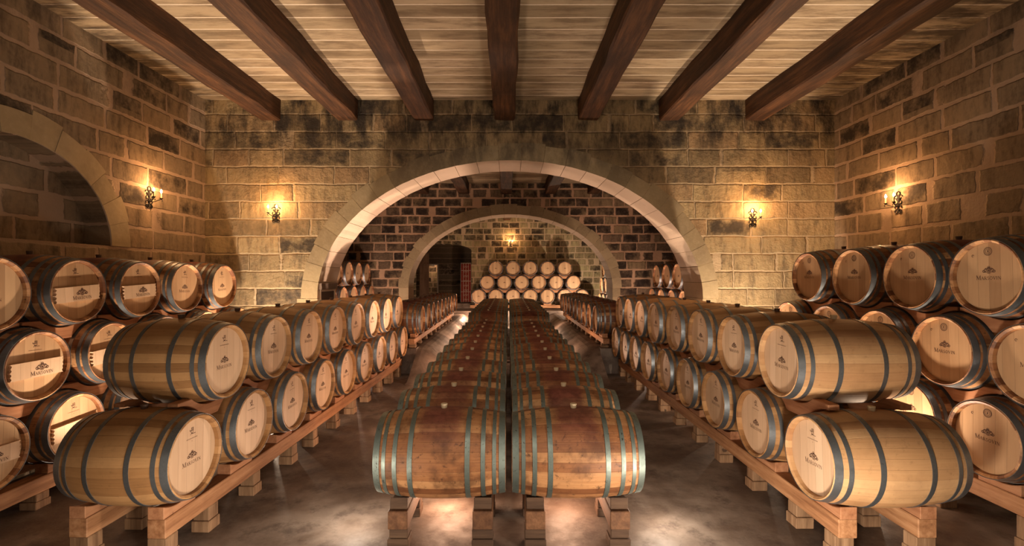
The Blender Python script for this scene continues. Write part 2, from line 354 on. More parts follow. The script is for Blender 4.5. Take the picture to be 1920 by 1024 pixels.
def arch_wall(name, y0, y1, cx, a, spring, hb, mat, label):
    """wall across the room with an elliptical arch on straight jambs"""
    b = B(); n = 64
    az = lambda x: spring + hb * sqrt(max(0, 1 - ((x - cx) / a) ** 2))
    xs = [cx - a * cos(pi * i / n) for i in range(n + 1)]
    for y in (y0, y1):
        quad(b, (XL, y, 0), (cx - a, y, 0), (cx - a, y, CZ), (XL, y, CZ)); quad(b, (cx + a, y, 0), (XR, y, 0), (XR, y, CZ), (cx + a, y, CZ))
        for p, q in zip(xs, xs[1:]): quad(b, (p, y, az(p)), (q, y, az(q)), (q, y, CZ), (p, y, CZ))
    for p, q in zip(xs, xs[1:]): quad(b, (p, y0, az(p)), (q, y0, az(q)), (q, y1, az(q)), (p, y1, az(p)))
    for x in (cx - a, cx + a): quad(b, (x, y0, 0), (x, y1, 0), (x, y1, spring), (x, y0, spring))
    return struct(name, b, mat, label, fix=False)
A1 = (.03, 3.17, H - .37, 2.275); A2 = (.07, 3.19, H - .37, 2.30)
g = .012
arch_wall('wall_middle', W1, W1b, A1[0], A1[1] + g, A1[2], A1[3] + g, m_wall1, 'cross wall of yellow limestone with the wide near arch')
arch_wall('wall_inner', W2, W2b, A2[0], A2[1] + g, A2[2], A2[3] + g, m_wall2, 'second cross wall of dark sooty blocks')

def ring(cx, a, spring, hb, ya, yb, t, nv, plane='x', jamb=True, rnd=1):
    """arch ring of separate dressed voussoirs, one mesh"""
    R = random.Random(rnd); b = B(); b.inner = []
    def P(th, off):
        x = a * cos(th); z = hb * sin(th); nx, nz = x / a / a, z / hb / hb; l = sqrt(nx * nx + nz * nz) or 1
        return cx + x + off * nx / l, spring + z + off * nz / l
    gap = .0012
    def wedge(pts_in, pts_out, tint, jut=0):
        m = len(pts_in); vs = []
        for yy in (ya - jut, yb):
            for (x, z) in pts_in + pts_out[::-1]:
                vs.append((x, yy, z) if plane == 'x' else (yy, x, z))
        k = 2 * m; fs = [tuple(range(k)), tuple(range(2 * k - 1, k - 1, -1))] + [(i, (i + 1) % k, (i + 1) % k + k, i + k) for i in range(k)]
        f0 = len(b.f); b.add(vs, fs, tint); b.inner += range(f0 + 2, f0 + 2 + m - 1)
    for i in range(nv):
        t0 = pi * i / nv + gap; t1 = pi * (i + 1) / nv - gap; s = [t0 + (t1 - t0) * j / 4 for j in range(5)]
        tt = t * R.uniform(.9, 1.12); j = R.uniform(.001, .006)
        wedge([P(q, R.uniform(0, .006)) for q in s], [P(q, tt) for q in s], R.random(), j if plane == 'x' else -j)
    if jamb:
        z = spring
        while z > .02:
            z2 = max(0, z - .287)
            for sgn in (-1, 1):
                tt = t * R.choice((.8, 1.2, 1.0)); xi = cx + sgn * a; xo = xi + sgn * tt
                wedge([(xi, z - .003), (xi, z2 + .003)], [(xo, z - .003), (xo, z2 + .003)], R.random(), R.uniform(.001, .006) if plane == 'x' else 0)
            z = z2
    return b
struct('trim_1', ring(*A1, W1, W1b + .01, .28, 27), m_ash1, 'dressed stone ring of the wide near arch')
struct('trim_2', ring(*A2, W2, W2b + .01, .30, 25, rnd=3), m_ash, 'dressed stone ring of the second arch')
struct('trim_3', ring(RC, RA, RZ, RB, XL + .012, XL - .06, .29, 13, plane='y', jamb=False, rnd=5), m_ash, 'dressed stone ring around the recess in the left wall')

# rear wall with the low arched doorway, passage behind
DX, DA, DZ, DH = -3.02, 1.33, H + 1.17, .32
b = B(); dz = lambda x: DZ + DH * sqrt(max(0, 1 - ((x - DX) / DA) ** 2))
xs = [DX - DA * cos(pi * i / 24) for i in range(25)]
for y in (W3, W3 + .7):
    quad(b, (XL, y, 0), (DX - DA, y, 0), (DX - DA, y, CZ), (XL, y, CZ)); quad(b, (DX + DA, y, 0), (XR, y, 0), (XR, y, CZ), (DX + DA, y, CZ))
    for p, q in zip(xs, xs[1:]): quad(b, (p, y, dz(p)), (q, y, dz(q)), (q, y, CZ), (p, y, CZ))
for p, q in zip(xs, xs[1:]): quad(b, (p, W3, dz(p)), (q, W3, dz(q)), (q, W3 + .7, dz(q)), (p, W3 + .7, dz(p)))
for x in (DX - DA, DX + DA): quad(b, (x, W3, 0), (x, W3 + .7, 0), (x, W3 + .7, DZ), (x, W3, DZ))
struct('wall_rear', b, m_wall3, 'rear wall of mottled blocks with a low arched doorway', fix=False)
FZ = H - 1.45                                     # raised floor at the far end
b = B(); b.box(XL, XR, 19.95, YB, 0, FZ); b.box(DX - DA - 1, DX + DA + .2, 21.6, YB, FZ, FZ + .22)
struct('trim_4', b, m_floor, 'raised stone step along the rear wall')
def bank(sg):
    """raised side floor that slopes down to the middle aisle"""
    b = B(); xs_ = [1.05 + .9 * i / 10 for i in range(11)]; ys_ = [9.0 + 1.6 * i / 10 for i in range(11)] + [18.3, 19.95]
    ss = lambda t: t * t * (3 - 2 * t)
    hz = lambda x, y: .003 + (H - 1.53) * ss(min(1, max(0, (x - 1.05) / .9))) * ss(min(1, max(0, (y - 9.0) / 1.6)))
    for p, q in zip(xs_, xs_[1:]):
        for c, d in zip(ys_, ys_[1:]): quad(b, (sg * p, c, hz(p, c)), (sg * q, c, hz(q, c)), (sg * q, d, hz(q, d)), (sg * p, d, hz(p, d)))
    for c, d in zip(ys_, ys_[1:]): quad(b, (sg * 1.95, c, 0), (sg * 1.95, d, 0), (sg * 1.95, d, hz(1.95, d)), (sg * 1.95, c, hz(1.95, c)))
    b.box(min(sg * 1.95, sg * 3.0), max(sg * 1.95, sg * 3.0), 10.15, 19.95, 0, H - 1.53)
    return b
struct('trim_5', bank(-1), m_floor, 'raised floor under the far left barrel row, sloping to the aisle')
struct('trim_6', bank(1), m_floor, 'raised floor under the far right barrel row, sloping to the aisle')
# passage: inner wall with a lit opening
PX0, PX1, PZ = -4.42, -3.78, H + .60
b = B(); y = 25.6
for x0, x1, z0, z1 in ((XL, PX0, 0, CZ), (PX1, 0, 0, CZ), (PX0, PX1, PZ, CZ)): b.box(x0, x1, y, y + .3, z0, z1)
b.box(-.3, 0, W3 + .7, y, 0, CZ)
struct('wall_passage', b, m_side, 'dark wall of the passage beyond the rear doorway')
b = B(); b.box(XL, -2, 26.8, YB, 0, CZ); struct('wall_back', b, m_wall3, 'lit stone wall beyond the passage opening')
b = B(); fw = .06
b.box(PX0 - fw, PX0, y - .05, y + .02, FZ, PZ + fw); b.box(PX1, PX1 + fw, y - .05, y + .02, FZ, PZ + fw); b.box(PX0, PX1, y - .05, y + .02, PZ, PZ + fw)
struct('door_1', b, m_white, 'pale framed opening at the end of the passage')
lamp(-4.1, 26.2, 2.6, 12, ORG, .1)

# ------------------------------------------------------------------ ceiling beams
def beam(x, y0, y1, lab, grp, rnd):
    R = random.Random(rnd); b = B(); hw, z0, z1 = .165, CZ - .335, CZ - .002; ch = .02; nn = max(4, int((y1 - y0) / .35))
    sec = [(-hw, z1), (-hw, z0 + ch), (-hw + ch, z0), (hw - ch, z0), (hw, z0 + ch), (hw, z1)]; vs = []; k = len(sec)
    for i in range(nn + 1):
        yy = y0 + (y1 - y0) * i / nn; dx = R.uniform(-.008, .008); e = [R.uniform(-.009, .009) for _ in sec]
        for q, (px, pz) in enumerate(sec): vs.append((x + px + dx + e[q], yy, pz + (e[q] if q not in (0, 5) else 0)))
    fs = [(i * k + q, i * k + (q + 1) % k, (i + 1) * k + (q + 1) % k, (i + 1) * k + q) for i in range(nn) for q in range(k)]
    fs += [tuple(range(k)), tuple(range(nn * k + k - 1, nn * k - 1, -1))]
    b.add([(vx - x, vy - y0, vz - z0) for vx, vy, vz in vs], fs)
    o = link('ceiling_beam', b.mesh('ceiling_beam', m_beam), None, (x, y0, z0)); o['label'] = lab; o['category'] = 'beam'; o['group'] = grp
BX = [(c - 955) / 113.9 for c in (509.5, 653.5, 797.5, 948.5, 1104, 1256.5, 1418)]
ORD = ['first', 'second', 'third', 'fourth', 'fifth', 'sixth', 'seventh', 'eighth', 'ninth', 'tenth', 'eleventh', 'twelfth', 'thirteenth']
for i, x in enumerate(BX):
    nm = 'middle of the seven' if i == 3 else ORD[i] + ' from the left of the seven'
    beam(x, Y0, W1 - .003, f'dark timber ceiling beam, {nm} in the near bay', 'ceiling beams of the near bay', i)
for i, x in enumerate(BX):
    beam(x, W1b + .01, W2 - .003, f'dark timber ceiling beam {ORD[i]} from left, seen beyond the near arch', 'ceiling beams beyond the near arch', 20 + i)
for i, x in enumerate(BX[2:5]):
    beam(x, W2b + .01, W3 - .003, f'dark timber ceiling beam {ORD[i]} from left, beyond the second arch', 'ceiling beams beyond the second arch', 40 + i)

# ------------------------------------------------------------------ barrels
RB_, RC_ = .345, .295
def prof_r(x, L, RBb=RB_): return RC_ + (RBb - RC_) * (1 - (abs(x) / (L / 2)) ** 2.0) 
def barrel_meshes(key, L, hoops, m_st, m_hp, m_hd, m_bg, seg=60):
    D = {}
    N = 20; pr = [(-L / 2 + L * i / N, prof_r(-L / 2 + L * i / N, L)) for i in range(N + 1)]
    rec = .042; ri = RC_ - .028
    prof = [(-L / 2 + rec + .01, ri), (-L / 2 + .012, ri + .004), (-L / 2, RC_ - .008)] + [(-L / 2 + .004, RC_ - .001)] + pr[1:-1] + [(L / 2 - .004, RC_ - .001), (L / 2, RC_ - .008), (L / 2 - .012, ri + .004), (L / 2 - rec - .01, ri)]
    b = B(); b.lathe(prof, seg); D['staves'] = b.mesh(key + '_staves', m_st, True)
    b = B(); xh = L / 2 - rec; b.lathe([(xh - .02, 0.0001), (xh - .02, ri), (xh, ri - .001), (xh, .0001)], seg); D['head'] = b.mesh(key + '_head', m_hd, True); D['xh'] = xh
    hs = []
    for (p0, p1) in hoops:
        for sg in (-1, 1):
            xa, xb = L / 2 - p0, L / 2 - p1; xa, xb = (sg * xa, sg * xb); xa, xb = min(xa, xb), max(xa, xb)
            ra, rb = prof_r(xa, L) + .0008, prof_r(xb, L) + .0008; th = .0032
            b = B(); b.lathe([(xa, ra), (xa, ra + th), (xb, rb + th), (xb, rb)], seg, True)
            for q in (0, 1):                              # rivets at the overlap
                xm = (xa + xb) / 2; rm = (ra + rb) / 2 + th
                an = .22 + q * .06; cy, cz = rm * sin(an), rm * cos(an)
                b.add([(xm + .006 * cos(k), cy + .006 * sin(k), cz) for k in (0, 1.57, 3.14, 4.71)] + [(xm, cy * 1.014, cz * 1.014)], [(0, 1, 4), (1, 2, 4), (2, 3, 4), (3, 0, 4)])
            hs.append(b.mesh(key + '_hoop', m_hp, True))
    D['hoops'] = hs
    b = B(); z = RB_ - .004; b.zlathe([(.0001, z), (.022, z), (.027, z + .03), (.026, z + .036), (.0001, z + .037)], 0, 0, 16); D['bung'] = b.mesh(key + '_bung', m_bg, True)
    return D
H6 = [(.002, .052), (.088, .118), (.285, .320)]
H8 = [(.002, .050), (.070, .098), (.150, .182), (.262, .298)]
PROTO = {
    'new': barrel_meshes('new', .95, H6, m_stave_new, m_hoop, m_head, m_bung_dk),
    'short': barrel_meshes('short', .80, [(.002, .050), (.078, .106), (.240, .272)], m_stave_new, m_hoop, m_head, m_bung_dk),
    'red': barrel_meshes('red', .95, H6, m_stave_red, m_hoop, m_head, m_bung),
    'old': barrel_meshes('old', .95, H8[:1] + H8[1:], m_stave_used, m_hoop, m_head_dk, m_bung_dk),
    'used': barrel_meshes('used', .98, H8, m_stave_used, m_galv, m_head_dk, m_bung),
}
# lettering and emblem --------------------------------------------------------
def seg2(b, p, q, w, x, flip=1, w2=None):
    (u0, v0), (u1, v1) = p, q; du, dv = u1 - u0, v1 - v0; l = sqrt(du * du + dv * dv) or 1; nx, ny = -dv / l, du / l
    w2 = w if w2 is None else w2
    b.add([(x, (u0 + nx * w / 2), v0 + ny * w / 2), (x, (u0 - nx * w / 2), v0 - ny * w / 2), (x, (u1 - nx * w2 / 2), v1 - ny * w2 / 2), (x, (u1 + nx * w2 / 2), v1 + ny * w2 / 2)], [(0, 1, 2, 3)])
def arc(cx, cy, rx, ry, a0, a1, n=10): return [(cx + rx * cos(math.radians(a0 + (a1 - a0) * i / n)), cy + ry * sin(math.radians(a0 + (a1 - a0) * i / n))) for i in range(n + 1)]
K, k_ = .16, .07
GL = {
 'M': (1.10, [([(.12, 0), (.12, 1)], k_), ([(.12, 1), (.54, .04)], K), ([(.54, .04), (.96, 1)], k_), ([(.96, 0), (.96, 1)], K), ([(0, 0), (.26, 0)], .06), ([(.8, 0), (1.12, 0)], .06), ([(0, 1), (.2, 1)], .06), ([(.92, 1), (1.12, 1)], .06)]),
 'A': (.92, [([(.1, 0), (.45, 1)], k_), ([(.45, 1), (.8, 0)], K), ([(.22, .34), (.68, .34)], .06), ([(0, 0), (.24, 0)], .06), ([(.64, 0), (.94, 0)], .06)]),
 'R': (.88, [([(.16, 0), (.16, 1)], K), ([(.16, .97), (.42, .97)] + arc(.42, .74, .24, .23, 90, -90) + [(.16, .51)], .08), ([(.4, .5), (.8, 0)], K), ([(0, 0), (.32, 0)], .06), ([(.66, 0), (.92, 0)], .06), ([(0, 1), (.2, 1)], .06)]),
 'S': (.66, [(arc(.32, .75, .21, .23, 30, 270, 12) + arc(.32, .27, .23, .25, 90, -150, 12), .12)]),
 'O': (.98, [(arc(.47, .5, .38, .46, 0, 360, 24), .12)]),
 'V': (.92, [([(.1, 1), (.47, 0)], K), ([(.47, 0), (.82, 1)], k_), ([(-.02, 1), (.26, 1)], .06), ([(.68, 1), (.94, 1)], .06)]),
 'I': (.42, [([(.18, 0), (.18, 1)], K), ([(.02, 0), (.34, 0)], .06), ([(.02, 1), (.34, 1)], .06)]),
 'N': (1.0, [([(.15, 0), (.15, 1)], k_), ([(.15, 1), (.82, 0)], K), ([(.82, 0), (.82, 1)], k_), ([(.02, 0), (.28, 0)], .06), ([(0, 1), (.2, 1)], .06), ([(.7, 1), (.94, 1)], .06)]),
}
def lettering(x, cy, vz, width):
    b = B(); tot = GL['M'][0] * 1.35 + sum(GL[c][0] for c in 'ARSOVIN') + .1 * 7; s = width / tot; u = cy - width / 2
    for i, c in enumerate('MARSOVIN'):
        k = s * (1.35 if i == 0 else 1)
        for pts, wd in GL[c][1]:
            for p, q in zip(pts, pts[1:]): seg2(b, (u + p[0] * k, vz + p[1] * k), (u + q[0] * k, vz + q[1] * k), wd * k, x)
        u += GL[c][0] * k + .1 * s
    return b
def crest(x, cy, cz, s):
    b = B()
    def pl(pts, w):
        for p, q in zip(pts, pts[1:]): seg2(b, (cy + p[0] * s, cz + p[1] * s), (cy + q[0] * s, cz + q[1] * s), w * s, x)
    pl(arc(0, -.02, .26, .30, 0, 360, 20), .10); pl([(-.14, .0), (.14, .0)], .16); pl([(0, -.2), (0, .15)], .1); pl([(-.1, -.14), (.1, -.14)], .08)
    pl([(-.26, .30), (.26, .30)], .09); pl([(-.2, .40), (.2, .40)], .12); pl(arc(0, .42, .18, .16, 0, 180), .08)
    for g_ in (-1, 1):
        pl([(g_ * p[0], p[1]) for p in arc(.52, -.02, .2, .2, 180, -120, 14)], .11); pl([(g_ * p[0], p[1]) for p in arc(.80, -.16, .15, .14, 150, -150, 12)], .10)
        pl([(g_ * .2, .24), (g_ * .45, .28), (g_ * .62, .16)], .10); pl([(g_ * .24, -.26), (g_ * .5, -.30), (g_ * .8, -.34)], .07); pl([(g_ * .5, -.04), (g_ * .56, -.1)], .14)
    pl([(-.3, -.40), (0, -.48), (.3, -.40)], .08)
    return b
def cooper(x, cy, cz, s):              # small figure with a flourish and a line of tiny print
    b = B()
    def pl(pts, w):
        for p, q in zip(pts, pts[1:]): seg2(b, (cy + p[0] * s, cz + p[1] * s), (cy + q[0] * s, cz + q[1] * s), w * s, x)
    for zz in (.42, .30, .18, .06): pl([(-.12, zz), (.22, zz)], .055)
    pl([(-.12, .46), (-.12, 0)], .05); pl([(.22, .46), (.22, 0)], .05); pl(arc(.02, -.05, .22, .16, 180, 360), .06)
    pl([(-.42, .16), (-.28, .02), (-.14, .12)], .07); pl([(-.38, .24), (-.30, .12)], .06)
    pl([(-.3, -.42), (-.1, -.22), (.15, -.30), (.6, -.32)], .06); pl([(-.2, -.12), (.02, -.34)], .05)
    u = -.95
    for i in range(17): 
        pl([(u, -.86), (u + .05, -.78)], .035); pl([(u + .05, -.78), (u + .05, -.87)], .03); u += .112
    pl(arc(0, -1.15, .025, .025, 0, 360, 8), .05)
    return b
def seal(x, cy, cz, s):                # round seal and a small side mark
    b = B()
    def pl(pts, w):
        for p, q in zip(pts, pts[1:]): seg2(b, (cy + p[0] * s, cz + p[1] * s), (cy + q[0] * s, cz + q[1] * s), w * s, x)
    pl(arc(0, 0, .46, .46, 0, 360, 24), .05)
    for i in range(22): a = i * 2 * pi / 22; pl([(.34 * cos(a), .34 * sin(a)), (.40 * cos(a), .40 * sin(a))], .07)
    pl(arc(0, 0, .25, .25, 0, 360, 20), .04); pl([(0, -.14), (0, .16)], .09); pl([(-.08, .0), (.08, .0)], .06)
    pl(arc(-1.75, -.42, .12, .12, 0, 300, 10), .06)
    return b
xh = PROTO['new']['xh'] + .0008
MK = {
    'lettering': lettering(xh, 0, -.062, .195).mesh('lettering', m_brand, fix=False),
    'crest': crest(xh, .004, .006, .052).mesh('crest', m_brand, fix=False),
    'cooper': cooper(xh, 0, .178, .062).mesh('cooper_mark', m_brand, fix=False),
    'seal': seal(xh, 0, .200, .070).mesh('round_seal', m_brand, fix=False),
    'letter_hi': lettering(xh, 0, -.022, .195).mesh('lettering', m_brand, fix=False),
    'crest_hi': crest(xh, .004, .052, .052).mesh('crest', m_brand, fix=False),
}
# head bar (plank across the head) with its own print
b = B(); xb = PROTO['new']['xh'] + .002; R = random.Random(4)
pl_ = []
for i in range(9): pl_.append((-.235 + (.012 if i % 2 else 0) + R.uniform(0, .006), -.095 + .14 * i / 8))
for i in range(9): pl_.append((.235 - (.012 if i % 2 else 0) - R.uniform(0, .006), .045 - .14 * i / 8))
b.prism(pl_, xb, xb + .026); MK['bar'] = b.mesh('head_bar', m_head)
MK['bar_text'] = lettering(xb + .027, .035, -.078, .20).mesh('lettering', m_brand, fix=False)
MK['bar_crest'] = crest(xb + .027, .035, -.012, .060).mesh('crest', m_brand, fix=False)
MK['bar_cooper'] = cooper(xh, 0, .185, .062).mesh('cooper_mark', m_brand, fix=False)

def barrel(kind, x, y, zc, rz, label, group, mark=None, bar=False, bung=True, jit=.06, lite=False):
    P = PROTO[kind]; r = thing('wine_barrel', label, 'barrel', (x, y, zc - RB_), rz, group)
    L = (0, 0, RB_); dx = (P['xh'] - PROTO['new']['xh'], 0, 0)
    link('staves', P['staves'], r, L)
    jr = random.uniform(-jit, jit)
    h = link('head', P['head'], r, L); h.rotation_euler = (jr, 0, 0)
    if not lite: link('head', P['head'], r, L, pi)
    for m in P['hoops']: link('hoop', m, r, L)
    if bung: link('bung', P['bung'], r, L)
    if mark == 'new' and not bar:
        for nm, k in (('lettering', 'lettering'), ('crest', 'crest'), ('cooper_mark', 'cooper')): link(nm, MK[k], h, dx)
    if mark == 'seal':
        for nm, k in (('lettering', 'letter_hi'), ('crest', 'crest_hi'), ('round_seal', 'seal')): link(nm, MK[k], h, dx)
    if mark == 'small':
        link('crest', MK['crest'], h, dx)
    if bar:
        link('cooper_mark', MK['bar_cooper'], h)
        q = link('head_bar', MK['bar'], r, L); q.rotation_euler = (jr + .02, 0, 0)
        q['label'] = 'pale plank fixed across the barrel head'
        link('lettering', MK['bar_text'], q); link('crest', MK['bar_crest'], q)
    return r

# ------------------------------------------------------------------ racks and saddles
def chock_poly(y, r, zc, zt, hl=.165):   # cradle block under the barrel centred at y
    n = 14; r += .001; pts = [(y + hl, zt), (y - hl, zt)]
    for i in range(n + 1):
        q = -hl + 2 * hl * i / n; pts.append((y + q, zc - sqrt(r * r - q * q)))
    return pts
def rack(label, group, ox, oy, rz, ys, zc, base, ends, posts, pw=.135, side=.285, rh=.138, r=.337, m_r=None, m_p=None, m_c=None, two=True, postlen=.12, clear=.05, pws=1.0):
    m_r = m_r or m_rail; m_p = m_p or m_post; m_c = m_c or m_sad
    root = thing('barrel_rack', label, 'rack', (ox, oy, base), rz, group)
    zc = zc - base; zt = zc - r - clear; yA, yB = ends
    for sx in ((-1, 1) if two else (1,)):
        x0, x1 = sx * side - pw / 2, sx * side + pw / 2
        R = random.Random(int(ox * 10) + sx)
        b = B(); b.box(x0, x1, yA, yB, zt - rh, zt); o = link('rail', b.mesh('rail', m_r), root); bev(o, .006)
        for py in posts:
            py += R.uniform(-.03, .03); e = R.uniform(-.006, .01); hh = zt - rh
            if py - postlen / 2 < yA: py = yA + postlen / 2 + .01
            b = B(); zb = min(.09, hh * .5)
            b.box(x0 + e, x1 - e * .5, py - postlen / 2, py + postlen / 2, zb, hh)
            b.box(x0 - .006, x1 + .006, py - postlen / 2 - .012, py + postlen / 2 + .012, 0, zb - .002)
            o = link('post', b.mesh('post', m_p), root); bev(o, .005)
        for y in ys:
            b = B(); b.prism(chock_poly(y, r, zc, zt + .001), x0 + .008, x1 - .008); o = link('chock', b.mesh('chock', m_c), root); bev(o, .004)
    return root
def bev(o, w):
    m = o.modifiers.new('bevel', 'BEVEL'); m.width = w; m.segments = 1; m.limit_method = 'ANGLE'; m.angle_limit = .9
def saddle(x, y, zc, rz, wl, wr, dz, label, group, r=.339, th=.085):
    """wooden block cradling one upper barrel and straddling the two below, which lie wl and wr to either side"""
    n = 16; pts = []; r += .002; sh = -.262           # shoulder height under the upper barrel's centre
    hl, hr = wl - .010, wr - .010; a0 = math.acos(sqrt(max(0, r * r - sh * sh)) / r)
    xa = r * cos(a0)
    pts += [(-max(hl, xa + .01), sh)]
    for i in range(n + 1):
        a = pi + a0 + (pi - 2 * a0) * i / n; pts.append((r * cos(a), r * sin(a)))
    pts += [(max(hr, xa + .01), sh)]
    zb = -.445
    def low(d_): d = r * r - d_ * d_; return -dz + sqrt(d) + .001 if d > 0 else -9
    for i in range(n + 1):
        px = hr - (hr - .05) * i / n; pts.append((px, max(low(wr - px), zb)))
    for i in range(n + 1):
        px = .05 + (hl - .05) * i / n; pts.append((-px, max(low(wl - px), zb)))
    b = B(); b.prism(pts, -th / 2, th / 2)
    o = link('cradle_block', b.mesh('cradle_block', m_sad), None, (x, y, zc), rz); o['label'] = label; o['category'] = 'cradle block'; o['group'] = group
    bev(o, .004); return o
def lerp_row(x0, y0, x1, y1, y): return x0 + (x1 - x0) * (y - y0) / (y1 - y0)

def stack(tag, xfun, th, face, tiers, kinds, mark, grp, off=.27, bars=(), labelkind='pale oak barrel', jit=.06, saddle_front_only=False, lite=False, kindfun=None, r=.339):
    """tiers: list of (name, z centre, [y...]), bottom first; face +1 = marked heads look to +x"""
    for ti, (tn, zc, ys) in enumerate(tiers):
        for i, y in enumerate(ys):
            kd = kindfun(ti, i) if kindfun else kinds
            bar = (ti, i) in bars
            nm = f'{labelkind}, {ORD[i]} from camera, {tn}'
            if bar: nm = f'barrel with plank across head, {ORD[i]} from camera, {tn}'
            barrel(kd, xfun(y), y, zc, th + (0 if face > 0 else pi), nm, grp, mark, bar, True, jit, lite)
        if ti:
            lz, lys = tiers[ti - 1][1], tiers[ti - 1][2]
            for i, y in enumerate(ys):
                lo = max([q for q in lys if q < y], default=y - .38); hi = min([q for q in lys if q > y], default=y + .38)
                for s_, nmx in ((face, 'aisle-side'), (-face, 'rear')):
                    if saddle_front_only and s_ != face: continue
                    saddle(xfun(y) + s_ * off, y, zc, th, y - lo, hi - y, zc - lz, f'{nmx} cradle block under {ORD[i]} barrel, {tn}', 'cradle blocks ' + tag, r=r)

# left aisle rack: two tiers, turned slightly towards the centre
LD = [3.56 + .775 * k for k in range(9)]; LDt = [(a + c) / 2 for a, c in zip(LD, LD[1:])]
lx = lambda y: -(2.70 - .03 * (y - 3.5))
zb_, zt_ = H - 1.325, H - .69
stack('of the left aisle rack', lx, -.03, 1, [('bottom tier of the left aisle rack', zb_, LD), ('top tier of the left aisle rack', zt_, LDt)], 'short', 'new', 'barrels on the left aisle rack', off=.20, r=.3455)
rack('two-rail pine rack on short posts under the left aisle barrels', None, lx(3.5) - .07, 3.5, -.03, [y - 3.5 for y in LD], zb_, 0, (-.10, 6.55), [-.05, .45, 1.1, 1.8, 2.35, 3.05, 3.7, 4.4, 5.05, 5.75, 6.4], r=.3465)
# right aisle rack
RD = [3.577, 4.40, 5.24, 6.05, 6.86, 7.62, 8.35, 9.07, 9.78]; RDt = [(a + c) / 2 for a, c in zip(RD, RD[1:])]
rx = lambda y: 2.705 - .03 * (y - 3.57) / 6.2 - (.03 if y > 7 else 0)
zbr = H - 1.345
def kf(ti, i): return 'red' if i == 0 else 'new'
stack('of the right aisle rack', rx, .004, -1, [('bottom tier of the right aisle rack', zbr, RD), ('top tier of the right aisle rack', zt_ - .01, RDt)], 'new', 'new', 'barrels on the right aisle rack', kindfun=kf)
rack('two-rail pine rack on short posts under the right aisle barrels', None, rx(3.5), 3.5, .007, [y - 3.5 for y in RD], zbr, 0, (-.08, 6.55), [-.0, .5, 1.2, 1.85, 2.5, 3.2, 3.85, 4.5, 5.2, 5.85, 6.45])

# wall stacks of the near bay, three tiers
LWb = [3.0, 3.75, 4.50, 5.27, 6.04, 6.81]; LWm = [3.37, 4.13, 4.90, 5.66, 6.43, 7.2]; LWt = [3.76, 4.52, 5.28, 6.04, 6.83]
lwx = lambda y: -(4.03 + .475)
stack('of the left wall stack', lwx, 0, 1, [('bottom tier of the left wall stack', H - 1.40, LWb), ('middle tier of the left wall stack', H - .77, LWm), ('top tier of the left wall stack', H - .14, LWt)],
      'old', 'new', 'barrels stacked along the left wall', bars={(0, 0), (0, 1), (0, 2), (1, 0), (1, 1), (1, 2), (2, 0), (2, 1), (2, 2)} - {(2, 0)}, labelkind='dark oak barrel')
rack('pine rail rack under the stack along the left wall', None, lwx(0), 3.0, 0, [y - 3 for y in LWb], H - 1.40, 0, (-.2, 4.0), [-.1, .6, 1.3, 2.05, 2.8, 3.3, 3.95])
RWb = [3.02, 3.77, 4.48, 5.23, 6.0, 6.76]; RWm = [3.43, 4.14, 4.85, 5.62, 6.40]; RWt = [3.76, 4.47, 5.22, 6.0]
rwx = lambda y: 3.72 + .475
stack('of the right wall stack', rwx, 0, -1, [('bottom tier of the right wall stack', H - 1.276, RWb), ('middle tier of the right wall stack', H - .64, RWm), ('top tier of the right wall stack', H - .005, RWt)],
      'old', 'seal', 'barrels stacked along the right wall', labelkind='branded oak barrel')
rack('pine rail rack under the stack along the right wall', None, rwx(0), 3.0, 0, [y - 3 for y in RWb], H - 1.276, 0, (-.2, 3.95), [-.1, .6, 1.3, 2.05, 2.8, 3.3, 3.9])

# centre: two columns of used barrels lying end to end
cz_ = H - 1.39
CD = [3.82 + .748 * k for k in range(11)]
for sx, nm in ((-1, 'left'), (1, 'right')):
    cxx = -.515 if sx < 0 else .525
    for i, y in enumerate(CD):
        lab = f'wine-stained barrel with galvanised hoops, {ORD[i]} from camera in {nm} centre column'
        barrel('used', cxx + random.uniform(-.008, .008), y, cz_, (0 if sx < 0 else pi), lab, 'used barrels in the centre columns')
    rack(f'low weathered rack with curved blocks under the {nm} centre column', 'racks under the centre columns', cxx, 3.82, 0, [y - 3.82 for y in CD], cz_, 0, (-.20, 7.72),
         [-.14, .36, .95, 1.7, 2.45, 3.2, 3.95, 4.7, 5.45, 6.2, 6.95, 7.7], pw=.15, side=.32, r=.337, m_r=m_dkrail, m_p=m_dkpost, m_c=m_dkpost)
# farther centre columns, on taller racks
CF = [12.08 + .748 * k for k in range(10)]; cfz = H - 1.21
for sx, nm in ((-1, 'left'), (1, 'right')):
    cxx = -.50 if sx < 0 else .53
    for i, y in enumerate(CF):
        barrel('used', cxx, y, cfz, (0 if sx < 0 else pi), f'stained barrel beyond the gap, {ORD[i]} in the far {nm} centre column', 'used barrels in the far centre columns', lite=True)
    rack(f'rack under the far {nm} centre column', 'racks under the far centre columns', cxx, 12.08, 0, [y - 12.08 for y in CF], cfz, 0, (-.33, 7.1), [-.2, 1.2, 2.6, 4.0, 5.4, 6.9], pw=.15, side=.32, m_r=m_dkrail, m_p=m_dkpost, m_c=m_dkpost)
